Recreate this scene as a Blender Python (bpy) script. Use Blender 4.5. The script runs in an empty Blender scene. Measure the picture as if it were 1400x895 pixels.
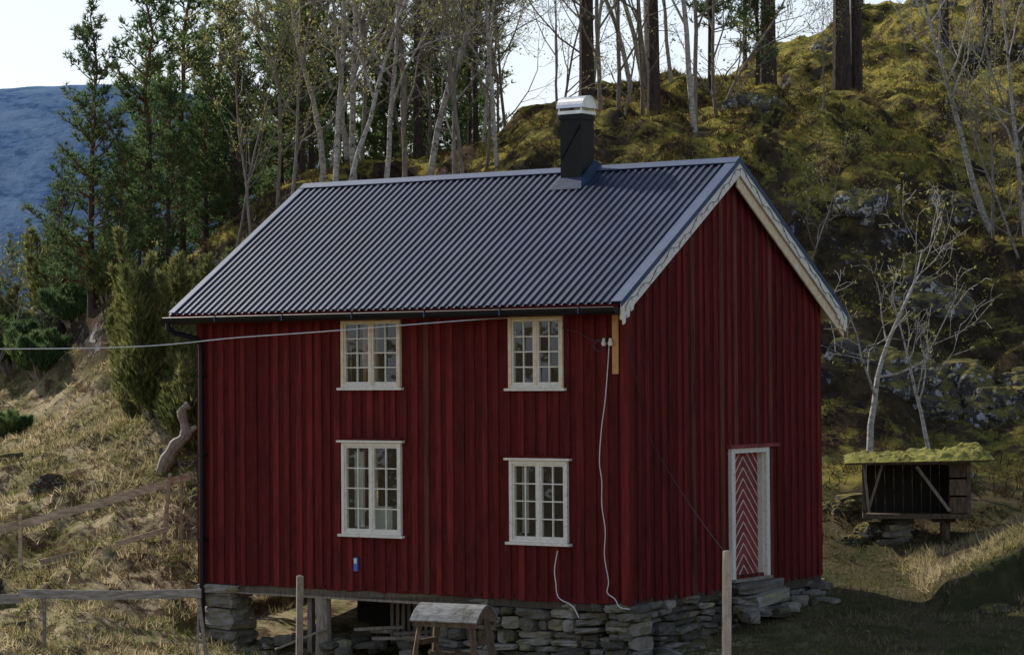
import bpy, math, random, numpy as np
from mathutils import Vector, Matrix, noise, Quaternion
random.seed(7); np.random.seed(7)
sc=bpy.context.scene
V=Vector
# ------------------------------------------------------------------ mesh builder
class MB:
    def __init__(s): s.v=[];s.f=[];s.m=[]
    def add(s,vs,fs,mat=0):
        o=len(s.v); s.v.extend([tuple(a) for a in vs])
        for f in fs: s.f.append(tuple(i+o for i in f)); s.m.append(mat)
    def box(s,x0,x1,y0,y1,z0,z1,mat=0,M=None):
        vs=[V((x,y,z)) for x in(x0,x1) for y in(y0,y1) for z in(z0,z1)]
        if M is not None: vs=[M@a for a in vs]
        s.add(vs,[(0,1,3,2),(4,6,7,5),(0,4,5,1),(2,3,7,6),(0,2,6,4),(1,5,7,3)],mat)
    def beam(s,a,b,w,h,mat=0,roll=0):
        a=V(a);b=V(b);d=b-a;L=d.length
        M=Matrix.Translation(a)@d.to_track_quat('X','Z').to_matrix().to_4x4()@Matrix.Rotation(roll,4,'X')
        s.box(0,L,-w/2,w/2,-h/2,h/2,mat,M)
    def tube(s,pts,rads,n=6,mat=0,cap=True):
        pts=[V(p) for p in pts]; o=len(s.v); k=len(pts)
        d=(pts[1]-pts[0]).normalized(); a=d.orthogonal().normalized()
        for i,p in enumerate(pts):
            if i==0: dd=pts[1]-pts[0]
            elif i==k-1: dd=pts[-1]-pts[-2]
            else: dd=pts[i+1]-pts[i-1]
            dd.normalize(); a=(a-dd*a.dot(dd))
            if a.length<1e-5: a=dd.orthogonal()
            a.normalize(); b=dd.cross(a); r=rads[i] if hasattr(rads,'__len__') else rads
            for j in range(n):
                t=2*math.pi*j/n; s.v.append(tuple(p+a*(math.cos(t)*r)+b*(math.sin(t)*r)))
        for i in range(k-1):
            for j in range(n):
                s.f.append((o+i*n+j,o+i*n+(j+1)%n,o+(i+1)*n+(j+1)%n,o+(i+1)*n+j)); s.m.append(mat)
        if cap:
            s.f.append(tuple(o+j for j in range(n))[::-1]); s.m.append(mat)
            s.f.append(tuple(o+(k-1)*n+j for j in range(n))); s.m.append(mat)
    def prism(s,poly,off,mat=0):
        n=len(poly); off=V(off); vs=[V(p) for p in poly]+[V(p)+off for p in poly]
        s.add(vs,[tuple(range(n))[::-1],tuple(range(n,2*n))]+[(i,(i+1)%n,(i+1)%n+n,i+n) for i in range(n)],mat)
    def tris(s,arr,mat=0):
        o=len(s.v); n=len(arr)//3; s.v.extend(map(tuple,arr.tolist()))
        s.f.extend([(o+3*i,o+3*i+1,o+3*i+2) for i in range(n)]); s.m.extend([mat]*n)
    def mesh(s,name,mats,smooth=False):
        me=bpy.data.meshes.new(name); me.from_pydata(s.v,[],s.f)
        for m in mats: me.materials.append(m)
        me.polygons.foreach_set('material_index',s.m)
        if smooth: me.polygons.foreach_set('use_smooth',[True]*len(s.f))
        me.update(); return me
    def obj(s,name,mats,parent=None,smooth=False,loc=None):
        return place(s.mesh(name,mats,smooth),name,loc or (0,0,0),parent=parent)
def place(me,name,loc=(0,0,0),rz=0,sc_=1,parent=None,rot=None):
    o=bpy.data.objects.new(name,me); sc.collection.objects.link(o); o.location=loc
    o.rotation_euler=rot if rot else (0,0,rz)
    o.scale=(sc_,)*3 if not hasattr(sc_,'__len__') else sc_
    if parent: o.parent=parent
    return o
def empty(name,loc=(0,0,0),rz=0):
    o=bpy.data.objects.new(name,None); sc.collection.objects.link(o); o.location=loc; o.rotation_euler=(0,0,rz); return o
# ------------------------------------------------------------------ materials
def newmat(name):
    m=bpy.data.materials.new(name); m.use_nodes=True; nt=m.node_tree
    return m,nt,nt.nodes['Principled BSDF'],nt.nodes['Material Output']
def N(nt,t,**k):
    n=nt.nodes.new(t)
    for a,b in k.items(): setattr(n,a,b)
    return n
def mixc(nt,f,a,b,bt='MIX'):
    n=N(nt,'ShaderNodeMix',data_type='RGBA',blend_type=bt)
    for i,x in ((0,f),(6,a),(7,b)):
        if hasattr(x,'is_output'): nt.links.new(x,n.inputs[i])
        else: n.inputs[i].default_value=x if i==0 else (*x,1)
    return n.outputs[2]
def noise_n(nt,co,scale,detail=4,rough=.6,lo=.35,hi=.65):
    n=N(nt,'ShaderNodeTexNoise'); n.inputs['Scale'].default_value=scale; n.inputs['Detail'].default_value=detail; n.inputs['Roughness'].default_value=rough
    nt.links.new(co,n.inputs['Vector'])
    r=N(nt,'ShaderNodeMapRange'); r.inputs[1].default_value=lo; r.inputs[2].default_value=hi
    nt.links.new(n.outputs['Fac'],r.inputs[0]); return r.outputs[0]
def coords(nt,st=(1,1,1),kind='Object'):
    tc=N(nt,'ShaderNodeTexCoord'); mp=N(nt,'ShaderNodeMapping'); mp.inputs['Scale'].default_value=st
    nt.links.new(tc.outputs[kind],mp.inputs[0]); return mp.outputs[0]
def island(nt,lo,hi):
    g=N(nt,'ShaderNodeNewGeometry'); r=N(nt,'ShaderNodeMapRange'); r.inputs[3].default_value=lo; r.inputs[4].default_value=hi
    nt.links.new(g.outputs['Random Per Island'],r.inputs[0]); return r.outputs[0]
def vmul(nt,c,f):
    h=N(nt,'ShaderNodeHueSaturation'); nt.links.new(c,h.inputs['Color']); nt.links.new(f,h.inputs['Value']); return h.outputs[0]
def surf(name,c1,c2,scale=4,rough=.7,bump=.3,st=(1,1,1),isl=None,metal=0,c3=None,c3s=1.5,c3r=(.55,.7),bs=None,dist=.02,spec=.4,lo=.35,hi=.65,c3st=(1,1,1)):
    m,nt,p,out=newmat(name); co=coords(nt,st)
    c=mixc(nt,noise_n(nt,co,scale,lo=lo,hi=hi),c1,c2)
    if c3: c=mixc(nt,noise_n(nt,coords(nt,c3st),c3s,5,.7,*c3r),c,c3)
    if isl: c=vmul(nt,c,island(nt,*isl))
    nt.links.new(c,p.inputs['Base Color']); p.inputs['Roughness'].default_value=rough; p.inputs['Metallic'].default_value=metal
    p.inputs['Specular IOR Level'].default_value=spec
    if bump:
        b=N(nt,'ShaderNodeBump'); b.inputs['Strength'].default_value=bump; b.inputs['Distance'].default_value=dist
        nt.links.new(noise_n(nt,co,bs or scale*3,4,.7,.2,.8),b.inputs['Height']); nt.links.new(b.outputs[0],p.inputs['Normal'])
    return m
def leafmat(name,c1,c2,trans=.35,scale=.9,isl=(.55,1.35)):
    m,nt,p,out=newmat(name); co=coords(nt)
    c=mixc(nt,noise_n(nt,co,scale,1,.5),c1,c2); c=vmul(nt,c,island(nt,*isl))
    d=N(nt,'ShaderNodeBsdfDiffuse'); t=N(nt,'ShaderNodeBsdfTranslucent'); mx=N(nt,'ShaderNodeMixShader'); mx.inputs[0].default_value=trans
    nt.links.new(c,d.inputs[0]); nt.links.new(c,t.inputs[0]); nt.links.new(d.outputs[0],mx.inputs[1]); nt.links.new(t.outputs[0],mx.inputs[2])
    nt.links.new(mx.outputs[0],out.inputs['Surface']); return m
m_red=surf('red_paint',(.170,.022,.020),(.105,.013,.013),4,.85,.4,(4,4,.35),(.68,1.28),c3=(.055,.012,.010),c3s=1.6,c3r=(.5,.72),c3st=(2,2,.45),dist=.012,bs=14,spec=.12)
m_redold=surf('faded_red_paint',(.19,.055,.040),(.10,.030,.022),4,.9,.5,(5,5,.3),(.75,1.2),c3=(.06,.018,.014),c3s=2,c3r=(.5,.7),c3st=(3,3,.3),dist=.012,bs=14,spec=.1)
m_redbase=surf('red_paint_board',(.12,.015,.014),(.07,.010,.009),5,.85,.3,(3,3,.5),c3=(.05,.010,.008),dist=.01,spec=.1)
m_white=surf('white_paint',(.80,.75,.66),(.68,.62,.52),7,.6,.25,(2,2,2),c3=(.38,.31,.23),c3s=6,c3r=(.60,.78),dist=.005,spec=.2)
m_cream=surf('cream_wood',(.80,.66,.47),(.66,.50,.32),6,.6,.25,(2,2,2),c3=(.8,.75,.65),c3s=4,dist=.005,spec=.2)
m_peel=surf('peeling_white',(.82,.77,.70),(.70,.65,.58),9,.7,.3,(1,1,1),c3=(.36,.30,.24),c3s=9,c3r=(.60,.72),dist=.008,spec=.15)
m_rawwood=surf('raw_pine_wood',(.60,.30,.10),(.46,.21,.07),8,.6,.2,(4,4,.4))
m_grey=surf('weathered_wood',(.30,.25,.20),(.16,.13,.10),6,.8,.5,(5,5,1),(.7,1.3),dist=.01)
m_greyx=surf('weathered_rail_wood',(.33,.29,.25),(.16,.135,.11),5,.8,.5,(1,5,5),(.75,1.25),dist=.01)
m_brownw=surf('brown_timber',(.15,.10,.06),(.06,.04,.026),6,.8,.5,(3,3,1),(.6,1.3),dist=.01)
m_stone=surf('foundation_stone',(.31,.275,.235),(.12,.11,.095),4,.9,.9,isl=(.4,1.3),c3=(.30,.27,.13),c3s=4,c3r=(.5,.65),dist=.04,spec=.15)
m_dark=surf('painted_shade_black',(.012,.01,.009),(.02,.016,.012),3,.9,0)
m_int=surf('interior_wood',(.08,.06,.04),(.04,.03,.022),4,.8,.1,(4,4,1))
m_black=surf('black_steel',(.005,.005,.006),(.010,.010,.011),5,.5,.05,spec=.2)
m_gut=surf('gutter_black',(.007,.008,.010),(.012,.013,.016),5,.4,0,spec=.2)
m_alu=surf('aluminium',(.62,.62,.62),(.5,.5,.5),5,.32,.1,metal=.9)
m_lead=surf('flashing',(.035,.060,.125),(.050,.080,.15),3,.5,.05,metal=.0,spec=.25)
m_collar=surf('chimney_collar',(.045,.065,.11),(.03,.045,.08),6,.7,.2,metal=.0,spec=.1)
m_roof=surf('roof_steel',(.018,.031,.068),(.010,.018,.042),1.2,.40,.08,c3=(.032,.046,.084),c3s=.8,metal=0,spec=.40,bs=3)
m_wire=surf('white_cable',(.7,.7,.68),(.6,.6,.58),5,.5,0)
m_dwire=surf('dark_cable',(.03,.03,.03),(.02,.02,.02),5,.5,0)
m_blue=surf('blue_plastic',(.05,.15,.5),(.04,.12,.45),5,.4,0)
m_pinebark=surf('pine_bark',(.115,.082,.066),(.042,.032,.027),6,.9,1,(3,3,.8),c3=(.17,.125,.10),c3s=3,dist=.05)
m_redbark=surf('pine_bark_upper',(.30,.15,.08),(.13,.07,.048),6,.9,1,(3,3,.8),dist=.04)
m_birch=surf('birch_bark',(.50,.46,.41),(.24,.21,.18),4,.8,.4,(2,2,5),c3=(.05,.045,.04),c3s=7,c3r=(.56,.64),dist=.01)
m_alder=surf('alder_bark',(.29,.245,.20),(.14,.115,.095),5,.9,.5,(3,3,1),dist=.02)
m_needle=leafmat('pine_needles',(.10,.17,.075),(.18,.24,.085),.5)
m_needle2=leafmat('pine_needles_dark',(.075,.13,.065),(.13,.18,.07),.5)
m_juniper=leafmat('juniper_needles',(.14,.17,.06),(.25,.25,.09),.4,1.6)
m_bud=leafmat('spring_buds',(.44,.42,.14),(.32,.32,.12),.5)
m_straw=leafmat('dry_grass',(.70,.58,.36),(.36,.31,.14),.4,.5,(.45,1.3))
m_under=leafmat('undergrowth',(.19,.13,.06),(.085,.065,.03),.4,.5)
m_mossy=leafmat('moss_fronds',(.50,.42,.09),(.27,.25,.06),.4,.8)
m_moss=surf('moss',(.34,.30,.05),(.16,.17,.035),5,.95,1,c3=(.07,.06,.02),c3s=4,dist=.05)
def rockmat():
    m,nt,p,out=newmat('lichen_rock'); co=coords(nt,kind='Object')
    c=mixc(nt,noise_n(nt,co,2.5,4,.7,.4,.6),(.14,.13,.12),(.05,.047,.044))
    c=mixc(nt,noise_n(nt,co,2.6,5,.75,.53,.57),c,(.58,.58,.60))
    g=N(nt,'ShaderNodeNewGeometry'); sx=N(nt,'ShaderNodeSeparateXYZ'); nt.links.new(g.outputs['Normal'],sx.inputs[0])
    ad=N(nt,'ShaderNodeMath',operation='MULTIPLY_ADD'); nt.links.new(noise_n(nt,co,3,3,.6,.3,.7),ad.inputs[0]); ad.inputs[1].default_value=.6; nt.links.new(sx.outputs[2],ad.inputs[2])
    r=N(nt,'ShaderNodeMapRange'); r.inputs[1].default_value=.5; r.inputs[2].default_value=.75; nt.links.new(ad.outputs[0],r.inputs[0])
    mo=mixc(nt,noise_n(nt,co,4,3,.6),(.28,.24,.07),(.10,.085,.035))
    c=mixc(nt,r.outputs[0],c,mo); nt.links.new(c,p.inputs['Base Color']); p.inputs['Roughness'].default_value=.95; p.inputs['Specular IOR Level'].default_value=.15
    b=N(nt,'ShaderNodeBump'); b.inputs['Strength'].default_value=1; b.inputs['Distance'].default_value=.08
    nt.links.new(noise_n(nt,co,6,5,.7,.2,.8),b.inputs['Height']); nt.links.new(b.outputs[0],p.inputs['Normal']); return m
m_rock=rockmat()
def glassmat():
    m,nt,p,out=newmat('window_glass'); g=N(nt,'ShaderNodeBsdfGlossy'); g.inputs['Roughness'].default_value=.03; g.inputs[0].default_value=(.8,.85,.9,1)
    b=N(nt,'ShaderNodeBump'); b.inputs['Strength'].default_value=.25; b.inputs['Distance'].default_value=.02
    nt.links.new(noise_n(nt,coords(nt),3,2,.5,.2,.8),b.inputs['Height']); nt.links.new(b.outputs[0],g.inputs['Normal'])
    t=N(nt,'ShaderNodeBsdfTransparent'); t.inputs[0].default_value=(.85,.9,.88,1); mx=N(nt,'ShaderNodeMixShader'); mx.inputs[0].default_value=.07
    nt.links.new(t.outputs[0],mx.inputs[1]); nt.links.new(g.outputs[0],mx.inputs[2]); nt.links.new(mx.outputs[0],out.inputs['Surface']); return m
m_glass=glassmat()
# ------------------------------------------------------------------ terrain
HX,HY,HA=1.83,41.5,-math.radians(34.7)
ca,sa=math.cos(HA),math.sin(HA)
def toloc(x,y): dx=x-HX;dy=y-HY; return dx*ca+dy*sa,-dx*sa+dy*ca
CP=np.array([(0,0,1.9),(0,10,1.4),(0,20,.5),(0,30,-.3),(-10,0,1.5),(10,0,1.5),(-10,25,.0),(12,25,.0),(0,38,-.95),(-4,39,-1.0),
(8,41,-.8),(4.6,41,-.85),(1.83,41.2,-1.05),(4.0,44,-.62),(5.6,46.5,-.2),(6.47,48,-.25),(9.4,48,-.25),(10,51,.75),(8,50,.33),(13,50,.6),
(7,52.3,1.4),(8.65,56,2.3),(11,56,2.3),(7.2,57,3.8),(11.8,60,4.65),(6.6,59,5.3),(10,65,7.5),(6.2,63,8.2),(3.7,66,9.5),(6.06,72,11.1),(11.4,74,11.1),(14.5,74,11.1),
(13.6,88,15.8),(18.7,95,19.2),(7.2,85,12.9),(8,110,12.5),(0,64,8.1),(-1.85,66,8.0),(-5.2,66,7.1),(-7.6,68,6.7),(-7.7,56,2.4),(-12.2,75,5.5),
(-5.6,46,-1.15),(-1.9,52.5,.0),(2,50,-.4),(1,56,2.2),(-4,55,1.6),(-8.2,42,-1.0),(-7.3,47.5,-.25),(-9.2,47,-.6),(-8,52,.86),(-11.4,58,1.52),(-11.1,66,2.9),(-15.7,80,4.1),
(-20,100,2),(-30,140,-12),(-20,58,1.2),(-20,42,-1.2),(-60,200,-35),(0,100,8.5),(-5,85,7.8),(0,150,4),(60,150,38),(40,100,28),(30,60,9),(25,42,1),(-40,100,-8),(-40,50,-3),(60,30,4),(-50,0,0),(40,0,1)],float)
def phi(r2): return .5*r2*np.log(r2+1e-9)
_n=len(CP); _d=((CP[:,None,:2]-CP[None,:,:2])**2).sum(2)
A=np.zeros((_n+3,_n+3)); A[:_n,:_n]=phi(_d)+np.eye(_n)*.6; A[:_n,_n]=1; A[:_n,_n+1:]=CP[:,:2]; A[_n,:_n]=1; A[_n+1:,:_n]=CP[:,:2].T
W=np.linalg.solve(A,np.concatenate([CP[:,2],[0,0,0]]))
def ss(a,b,x): t=np.clip((x-a)/(b-a),0,1); return t*t*(3-2*t)
nz=noise.noise
def H(x,y,fine=True):
    x=np.asarray(x,float).ravel(); y=np.asarray(y,float).ravel(); z=np.zeros_like(x)
    for i in range(0,len(x),20000):
        X=x[i:i+20000];Y=y[i:i+20000]
        z[i:i+20000]=phi((X[:,None]-CP[:,0])**2+(Y[:,None]-CP[:,1])**2)@W[:_n]+W[_n]+W[_n+1]*X+W[_n+2]*Y
    far=ss(50,250,y)*(-60+110*ss(10,220,x))
    w=np.maximum(ss(32,75,np.abs(x)),np.maximum(ss(115,190,y),ss(5,60,-y)))
    z=np.clip(z,-60,80)*(1-w)+far*w
    bk=ss(7.1,7.5,x)*(1-ss(14,20,x))*ss(44.9,45.2,y-.12*(x-8)+.35*np.sin(x*1.9)+.12*np.sin(x*5.3))*(1-ss(48.5,51.5,y)); bt=np.clip(.05+.40*(x-7.3),-.3,1.1)-.15
    z=z*(1-bk)+np.maximum(z,bt)*bk
    lx,ly=toloc(x,y)
    if fine:
        rough=np.maximum(ss(1.2,3.2,z),.0)
        dh=np.maximum(np.maximum(-9.3-lx,lx-.3),np.maximum(-1.0-ly,ly-7.2)); nearh=ss(-.2,2.5,dh)
        left=1-ss(-7.5,-4,x)
        near=(np.abs(x)<45)&(y>25)&(y<130)
        for i in np.nonzero(near)[0]:
            a,b=x[i],y[i]; r=rough[i]; l=left[i]
            dz=.13*nz(V((a/.9,b/.9,0)))+.06*nz(V((a/.35,b/.35,3)))
            if l>0: dz+=l*(.42*nz(V((a/2.1,b/2.6,8)))+.32*nz(V((a/.8,b/1.0,4)))+.16*nz(V((a/.4,b/.4,6))))
            if r>0:
                n2=nz(V((a/1.7,b/1.7,5)))
                q=1.0*nz(V((a/3.6,b/3.6,1)))+.6*(abs(n2)**.7)*(1 if n2>0 else -.3)+.32*nz(V((a/.75,b/.75,9)))+.12*nz(V((a/.33,b/.33,2)))
                dz=dz*(1-r)+q*r
            z[i]+=dz*(.12+.88*nearh[i])
    ins=(lx>-9.4)&(lx<.25)&(ly>-.3)&(ly<7.2)
    z[ins]=np.minimum(z[ins],-1.02+.1*ly[ins])
    return z
def h1(x,y): return float(H([x],[y])[0])
def axis(a,b,step,lo,hi,g=1.18):
    c=list(np.arange(a,b+1e-6,step)); s=step;v=b
    while v<hi: s*=g; v+=s; c.append(v)
    s=step;v=a;l=[]
    while v>lo: s*=g; v-=s; l.append(v)
    return np.array(l[::-1]+c)
xs=axis(-17,20,.14,-6000,6000); ys=axis(37,92,.18,-600,7000)
XX,YY=np.meshgrid(xs,ys); ZZ=H(XX,YY); nx,ny=len(xs),len(ys)
me=bpy.data.meshes.new('ground'); nv=nx*ny
me.vertices.add(nv); me.vertices.foreach_set('co',np.stack([XX.ravel(),YY.ravel(),ZZ],1).ravel())
ii=(np.arange(ny-1)[:,None]*nx+np.arange(nx-1)).ravel(); q=np.stack([ii,ii+1,ii+nx+1,ii+nx],1)
me.loops.add(q.size); me.loops.foreach_set('vertex_index',q.ravel().astype(np.int32)); me.polygons.add(len(q))
me.polygons.foreach_set('loop_start',(np.arange(len(q))*4).astype(np.int32)); me.polygons.foreach_set('use_smooth',np.ones(len(q),bool)); me.update(calc_edges=True)
fx=XX.ravel();fy=YY.ravel()
forest=np.where(fx<-4,ss(3.0,4.6,ZZ+.0*fx),ss(.9,1.7,ZZ)); forest=np.maximum(forest,ss(110,140,fy))
at=me.attributes.new('forest','FLOAT','POINT'); at.data.foreach_set('value',forest.astype(np.float32))
rg=ss(3,6,fx); at=me.attributes.new('rightside_shade','FLOAT','POINT'); at.data.foreach_set('value',rg.astype(np.float32))
hm=np.where(fx>4.5,.25+.75*ss(5.0,9.0,ZZ),.7); at=me.attributes.new('mossiness','FLOAT','POINT'); at.data.foreach_set('value',hm.astype(np.float32))
def groundmat():
    m,nt,p,out=newmat('ground_cover'); co=coords(nt)
    L=nt.links.new
    f=N(nt,'ShaderNodeAttribute',attribute_name='forest'); r=N(nt,'ShaderNodeAttribute',attribute_name='rightside_shade'); h=N(nt,'ShaderNodeAttribute',attribute_name='mossiness')
    lawn=mixc(nt,noise_n(nt,co,.8,5,.7,.42,.58),(.60,.49,.30),(.22,.21,.075))
    lawn=mixc(nt,noise_n(nt,co,2.2,5,.75,.48,.58),lawn,(.13,.085,.05))
    lr=mixc(nt,noise_n(nt,co,1.1,5,.7,.42,.58),(.08,.085,.035),(.17,.13,.075))  # green-brown right lawn, its colour darkened for the shade on that side
    lawn=mixc(nt,r.outputs['Fac'],lawn,lr)
    fl=mixc(nt,noise_n(nt,co,1.6,5,.75,.4,.6),(.045,.034,.022),(.13,.09,.05))
    g=N(nt,'ShaderNodeNewGeometry'); sx=N(nt,'ShaderNodeSeparateXYZ'); L(g.outputs['True Normal'],sx.inputs[0])
    ad2=N(nt,'ShaderNodeMath',operation='MULTIPLY_ADD'); L(noise_n(nt,co,.9,5,.75,.3,.7),ad2.inputs[0]); ad2.inputs[1].default_value=.55; L(sx.outputs[2],ad2.inputs[2])
    ad3=N(nt,'ShaderNodeMath',operation='MULTIPLY_ADD'); L(h.outputs['Fac'],ad3.inputs[0]); ad3.inputs[1].default_value=.30; L(ad2.outputs[0],ad3.inputs[2])
    mr2=N(nt,'ShaderNodeMapRange'); mr2.inputs[1].default_value=1.14; mr2.inputs[2].default_value=1.30; L(ad3.outputs[0],mr2.inputs[0])
    mc=mixc(nt,noise_n(nt,co,2.3,4,.7,.4,.6),(.46,.37,.08),(.19,.19,.045))
    fl=mixc(nt,mr2.outputs[0],fl,mc)
    ad=N(nt,'ShaderNodeMath',operation='MULTIPLY_ADD'); L(noise_n(nt,co,2,5,.7,.3,.7),ad.inputs[0]); ad.inputs[1].default_value=.35; L(sx.outputs[2],ad.inputs[2])
    mr=N(nt,'ShaderNodeMapRange'); mr.inputs[1].default_value=.68; mr.inputs[2].default_value=.55; L(ad.outputs[0],mr.inputs[0])
    rk=mixc(nt,noise_n(nt,co,1.6,5,.8,.54,.59),(.05,.045,.04),(.46,.46,.48))
    fl=mixc(nt,mr.outputs[0],fl,rk)
    c=mixc(nt,f.outputs['Fac'],lawn,fl); L(c,p.inputs['Base Color']); p.inputs['Roughness'].default_value=1; p.inputs['Specular IOR Level'].default_value=.1
    b=N(nt,'ShaderNodeBump'); b.inputs['Strength'].default_value=1; b.inputs['Distance'].default_value=.16
    L(noise_n(nt,co,4.5,6,.8,.2,.8),b.inputs['Height']); L(b.outputs[0],p.inputs['Normal']); return m
me.materials.append(groundmat()); place(me,'ground')
# distant mountain
mx_=np.arange(-1300,700,9.0); my_=np.arange(1500,3200,14.0); MX,MY=np.meshgrid(mx_,my_)
crest=1-.62*ss(-380,150,MX); MZ=np.zeros(MX.size)
for i,(a,b) in enumerate(zip(MX.ravel(),MY.ravel())):
    MZ[i]=26*noise.fractal(V((a/300,b/600,0)),1,2,2)+5*nz(V((a/70,b/160,3)))+3*nz(V((a/18,b/30,1)))
prof=ss(1500,2500,MY)*.75+.25*ss(1700,2450,MY); prof=prof*(1-.5*ss(2550,3300,MY))
MZ=-62+(344*prof*crest).ravel()+MZ*np.minimum(1,4*prof.ravel())*(.8)*(1-.5*ss(2300,2550,MY.ravel()))
mm=bpy.data.meshes.new('hills'); n1,n2=len(mx_),len(my_)
vs=np.stack([MX.ravel(),MY.ravel(),MZ],1); ii=(np.arange(n2-1)[:,None]*n1+np.arange(n1-1)).ravel()
mm.from_pydata(vs.tolist(),[],np.stack([ii,ii+1,ii+n1+1,ii+n1],1).tolist()); mm.polygons.foreach_set('use_smooth',[True]*len(mm.polygons))
m_mtn=surf('forest_slope_painted_haze',(.085,.145,.255),(.045,.085,.165),.11,1,.3,(1,1,.5),c3=(.115,.175,.27),c3s=.02,c3r=(.42,.62),spec=0,bs=.2,dist=4,lo=.42,hi=.58)  # aerial haze painted into the blue forest colours
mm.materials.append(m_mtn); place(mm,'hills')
# ------------------------------------------------------------------ house
house=empty('red_house',(HX,HY,0),HA)
LEN=9.04; WID=6.54; SL=.658; EZ=4.72; EO=.5; RL=LEN+.24; RR=.2; RY=3.27; RZ=7.2
def roofz(y): return EZ+SL*(y+EO) if y<=RY else RZ-SL*(y-RY)
wins=[(-2.27,-1.20,3.38,4.56,4,'u'),(-5.77,-4.50,3.40,4.57,4,'u'),(-5.77,-4.50,.90,2.46,4,'l'),(-2.27,-1.13,.87,2.20,4,'l')]
def wall(mb,u0,u1,v0,v1,ops,f,th,mat=0,rmat=1):
    us=sorted({u0,u1,*[o[0] for o in ops],*[o[1] for o in ops]}); vs=sorted({v0,v1,*[o[2] for o in ops],*[o[3] for o in ops]})
    for a,b in zip(us,us[1:]):
        for c,d in zip(vs,vs[1:]):
            if any(a>=o[0]-1e-6 and b<=o[1]+1e-6 and c>=o[2]-1e-6 and d<=o[3]+1e-6 for o in ops): continue
            mb.add([f(a,0,c),f(b,0,c),f(b,0,d),f(a,0,d)],[(0,1,2,3)],mat)
            mb.add([f(a,th,c),f(b,th,c),f(b,th,d),f(a,th,d)],[(3,2,1,0)],rmat)
    for a,b,c,d in [o[:4] for o in ops]:
        for P in ([(a,c),(b,c)],[(b,c),(b,d)],[(b,d),(a,d)],[(a,d),(a,c)]):
            (p,q_),(r,s)=P; mb.add([f(p,0,q_),f(r,0,s),f(r,th,s),f(p,th,q_)],[(0,1,2,3)],rmat)
mb=MB(); th=.16
ff=lambda u,w,v:V((u,w,v)); fg=lambda u,w,v:V((-w,u,v)); fl=lambda u,w,v:V((-LEN+w,u,v)); fb=lambda u,w,v:V((u,WID-w,v))
ops=[(w[0]+.045,w[1]-.045,w[2]+.04,w[3]-.045) for w in wins]
door=(3.28,4.40,.16,2.30)
wall(mb,-LEN,0,0,4.9,ops,ff,th); wall(mb,0,WID,0,4.9,[door],fg,th); wall(mb,0,WID,0,4.9,[(4.3,5.3,1.0,2.3),(4.0,5.0,3.2,4.3)],fl,th); wall(mb,-LEN,0,0,4.9,[(-6,-5,1,2.2),(-2.6,-1.8,3.2,4.2)],fb,th)
for f in (fg,fl):
    mb.add([f(0,0,4.9),f(WID,0,4.9),f(RY,0,7.05)],[(0,1,2)],0); mb.add([f(0,th,4.9),f(WID,th,4.9),f(RY,th,7.05)],[(2,1,0)],1)
mb.obj('walls',[m_redbase,m_int],house)
mb=MB(); mb.box(-LEN+.02,-.02,.02,WID-.02,-.2,-.005,0); mb.box(-LEN+.17,-.17,.17,WID-.17,2.72,2.86,0)
mb.box(-4.0,-3.9,.17,WID-.17,0,2.7,0); mb.box(-3.4,-3.3,.17,WID-.17,2.87,5.0,0)
mb.obj('floors_and_partitions',[m_int],house)
# battens
mb=MB(); rnd=random.Random(3)
def battens(u0,u1,f,ops,topf,pad,old=None):
    u=u0+.08
    while u<u1-.04:
        w=rnd.uniform(.095,.15); t=rnd.uniform(.018,.027); z0=-.03-rnd.uniform(0,.06); z1=topf(u)
        mi=1 if (old and old[0]<u<old[1] and rnd.random()<.55) or rnd.random()<.03 else 0
        cuts=sorted([(o[2]-pad,o[3]+pad) for o in ops if u+w/2>o[0]-.0 and u-w/2<o[1]+.0])
        segs=[];c=z0
        for a,b in cuts:
            if a>c: segs.append((c,a))
            c=max(c,b)
        if c<z1: segs.append((c,z1))
        for a,b in segs:
            j=rnd.uniform(-.008,.008)
            vs=[f(u-w/2,-.001,a),f(u+w/2,-.001,a),f(u+w/2+j,-.001,b),f(u-w/2+j,-.001,b),f(u-w/2+.004,-t,a),f(u+w/2-.004,-t,a),f(u+w/2+j-.004,-t,b),f(u-w/2+j+.004,-t,b)]
            mb.add(vs,[(4,5,6,7),(0,1,5,4),(1,2,6,5),(2,3,7,6),(3,0,4,7)],mi)
        u+=rnd.uniform(.195,.275)
battens(-LEN,0,ff,[w[:4] for w in wins],lambda u:4.85,-.01)
tg=lambda u:4.9+SL*(min(u,WID-u))-.05
battens(.0,WID,fg,[(door[0]-.1,door[1]+.12,door[2],door[3]+.08)],tg,0,(2.7,5.4))
battens(.0,WID,fl,[],tg,0)
mb.box(-.11,.034,-.036,-.001,-.08,4.8,0); mb.box(.001,.036,.0,.12,-.08,4.8,0); mb.box(-LEN-.03,-LEN+.1,-.036,-.001,-.08,4.8,0)
mb.obj('cladding_boards',[m_red,m_redold],house)
mb=MB()
u=-LEN+.02
while u<-.3:
    mb.box(u,u+.2,-.014,-.002,-.06-rnd.uniform(0,.03),.0,0); u+=.22
mb.obj('cladding_bottom_edge',[m_redbase],house)
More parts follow.
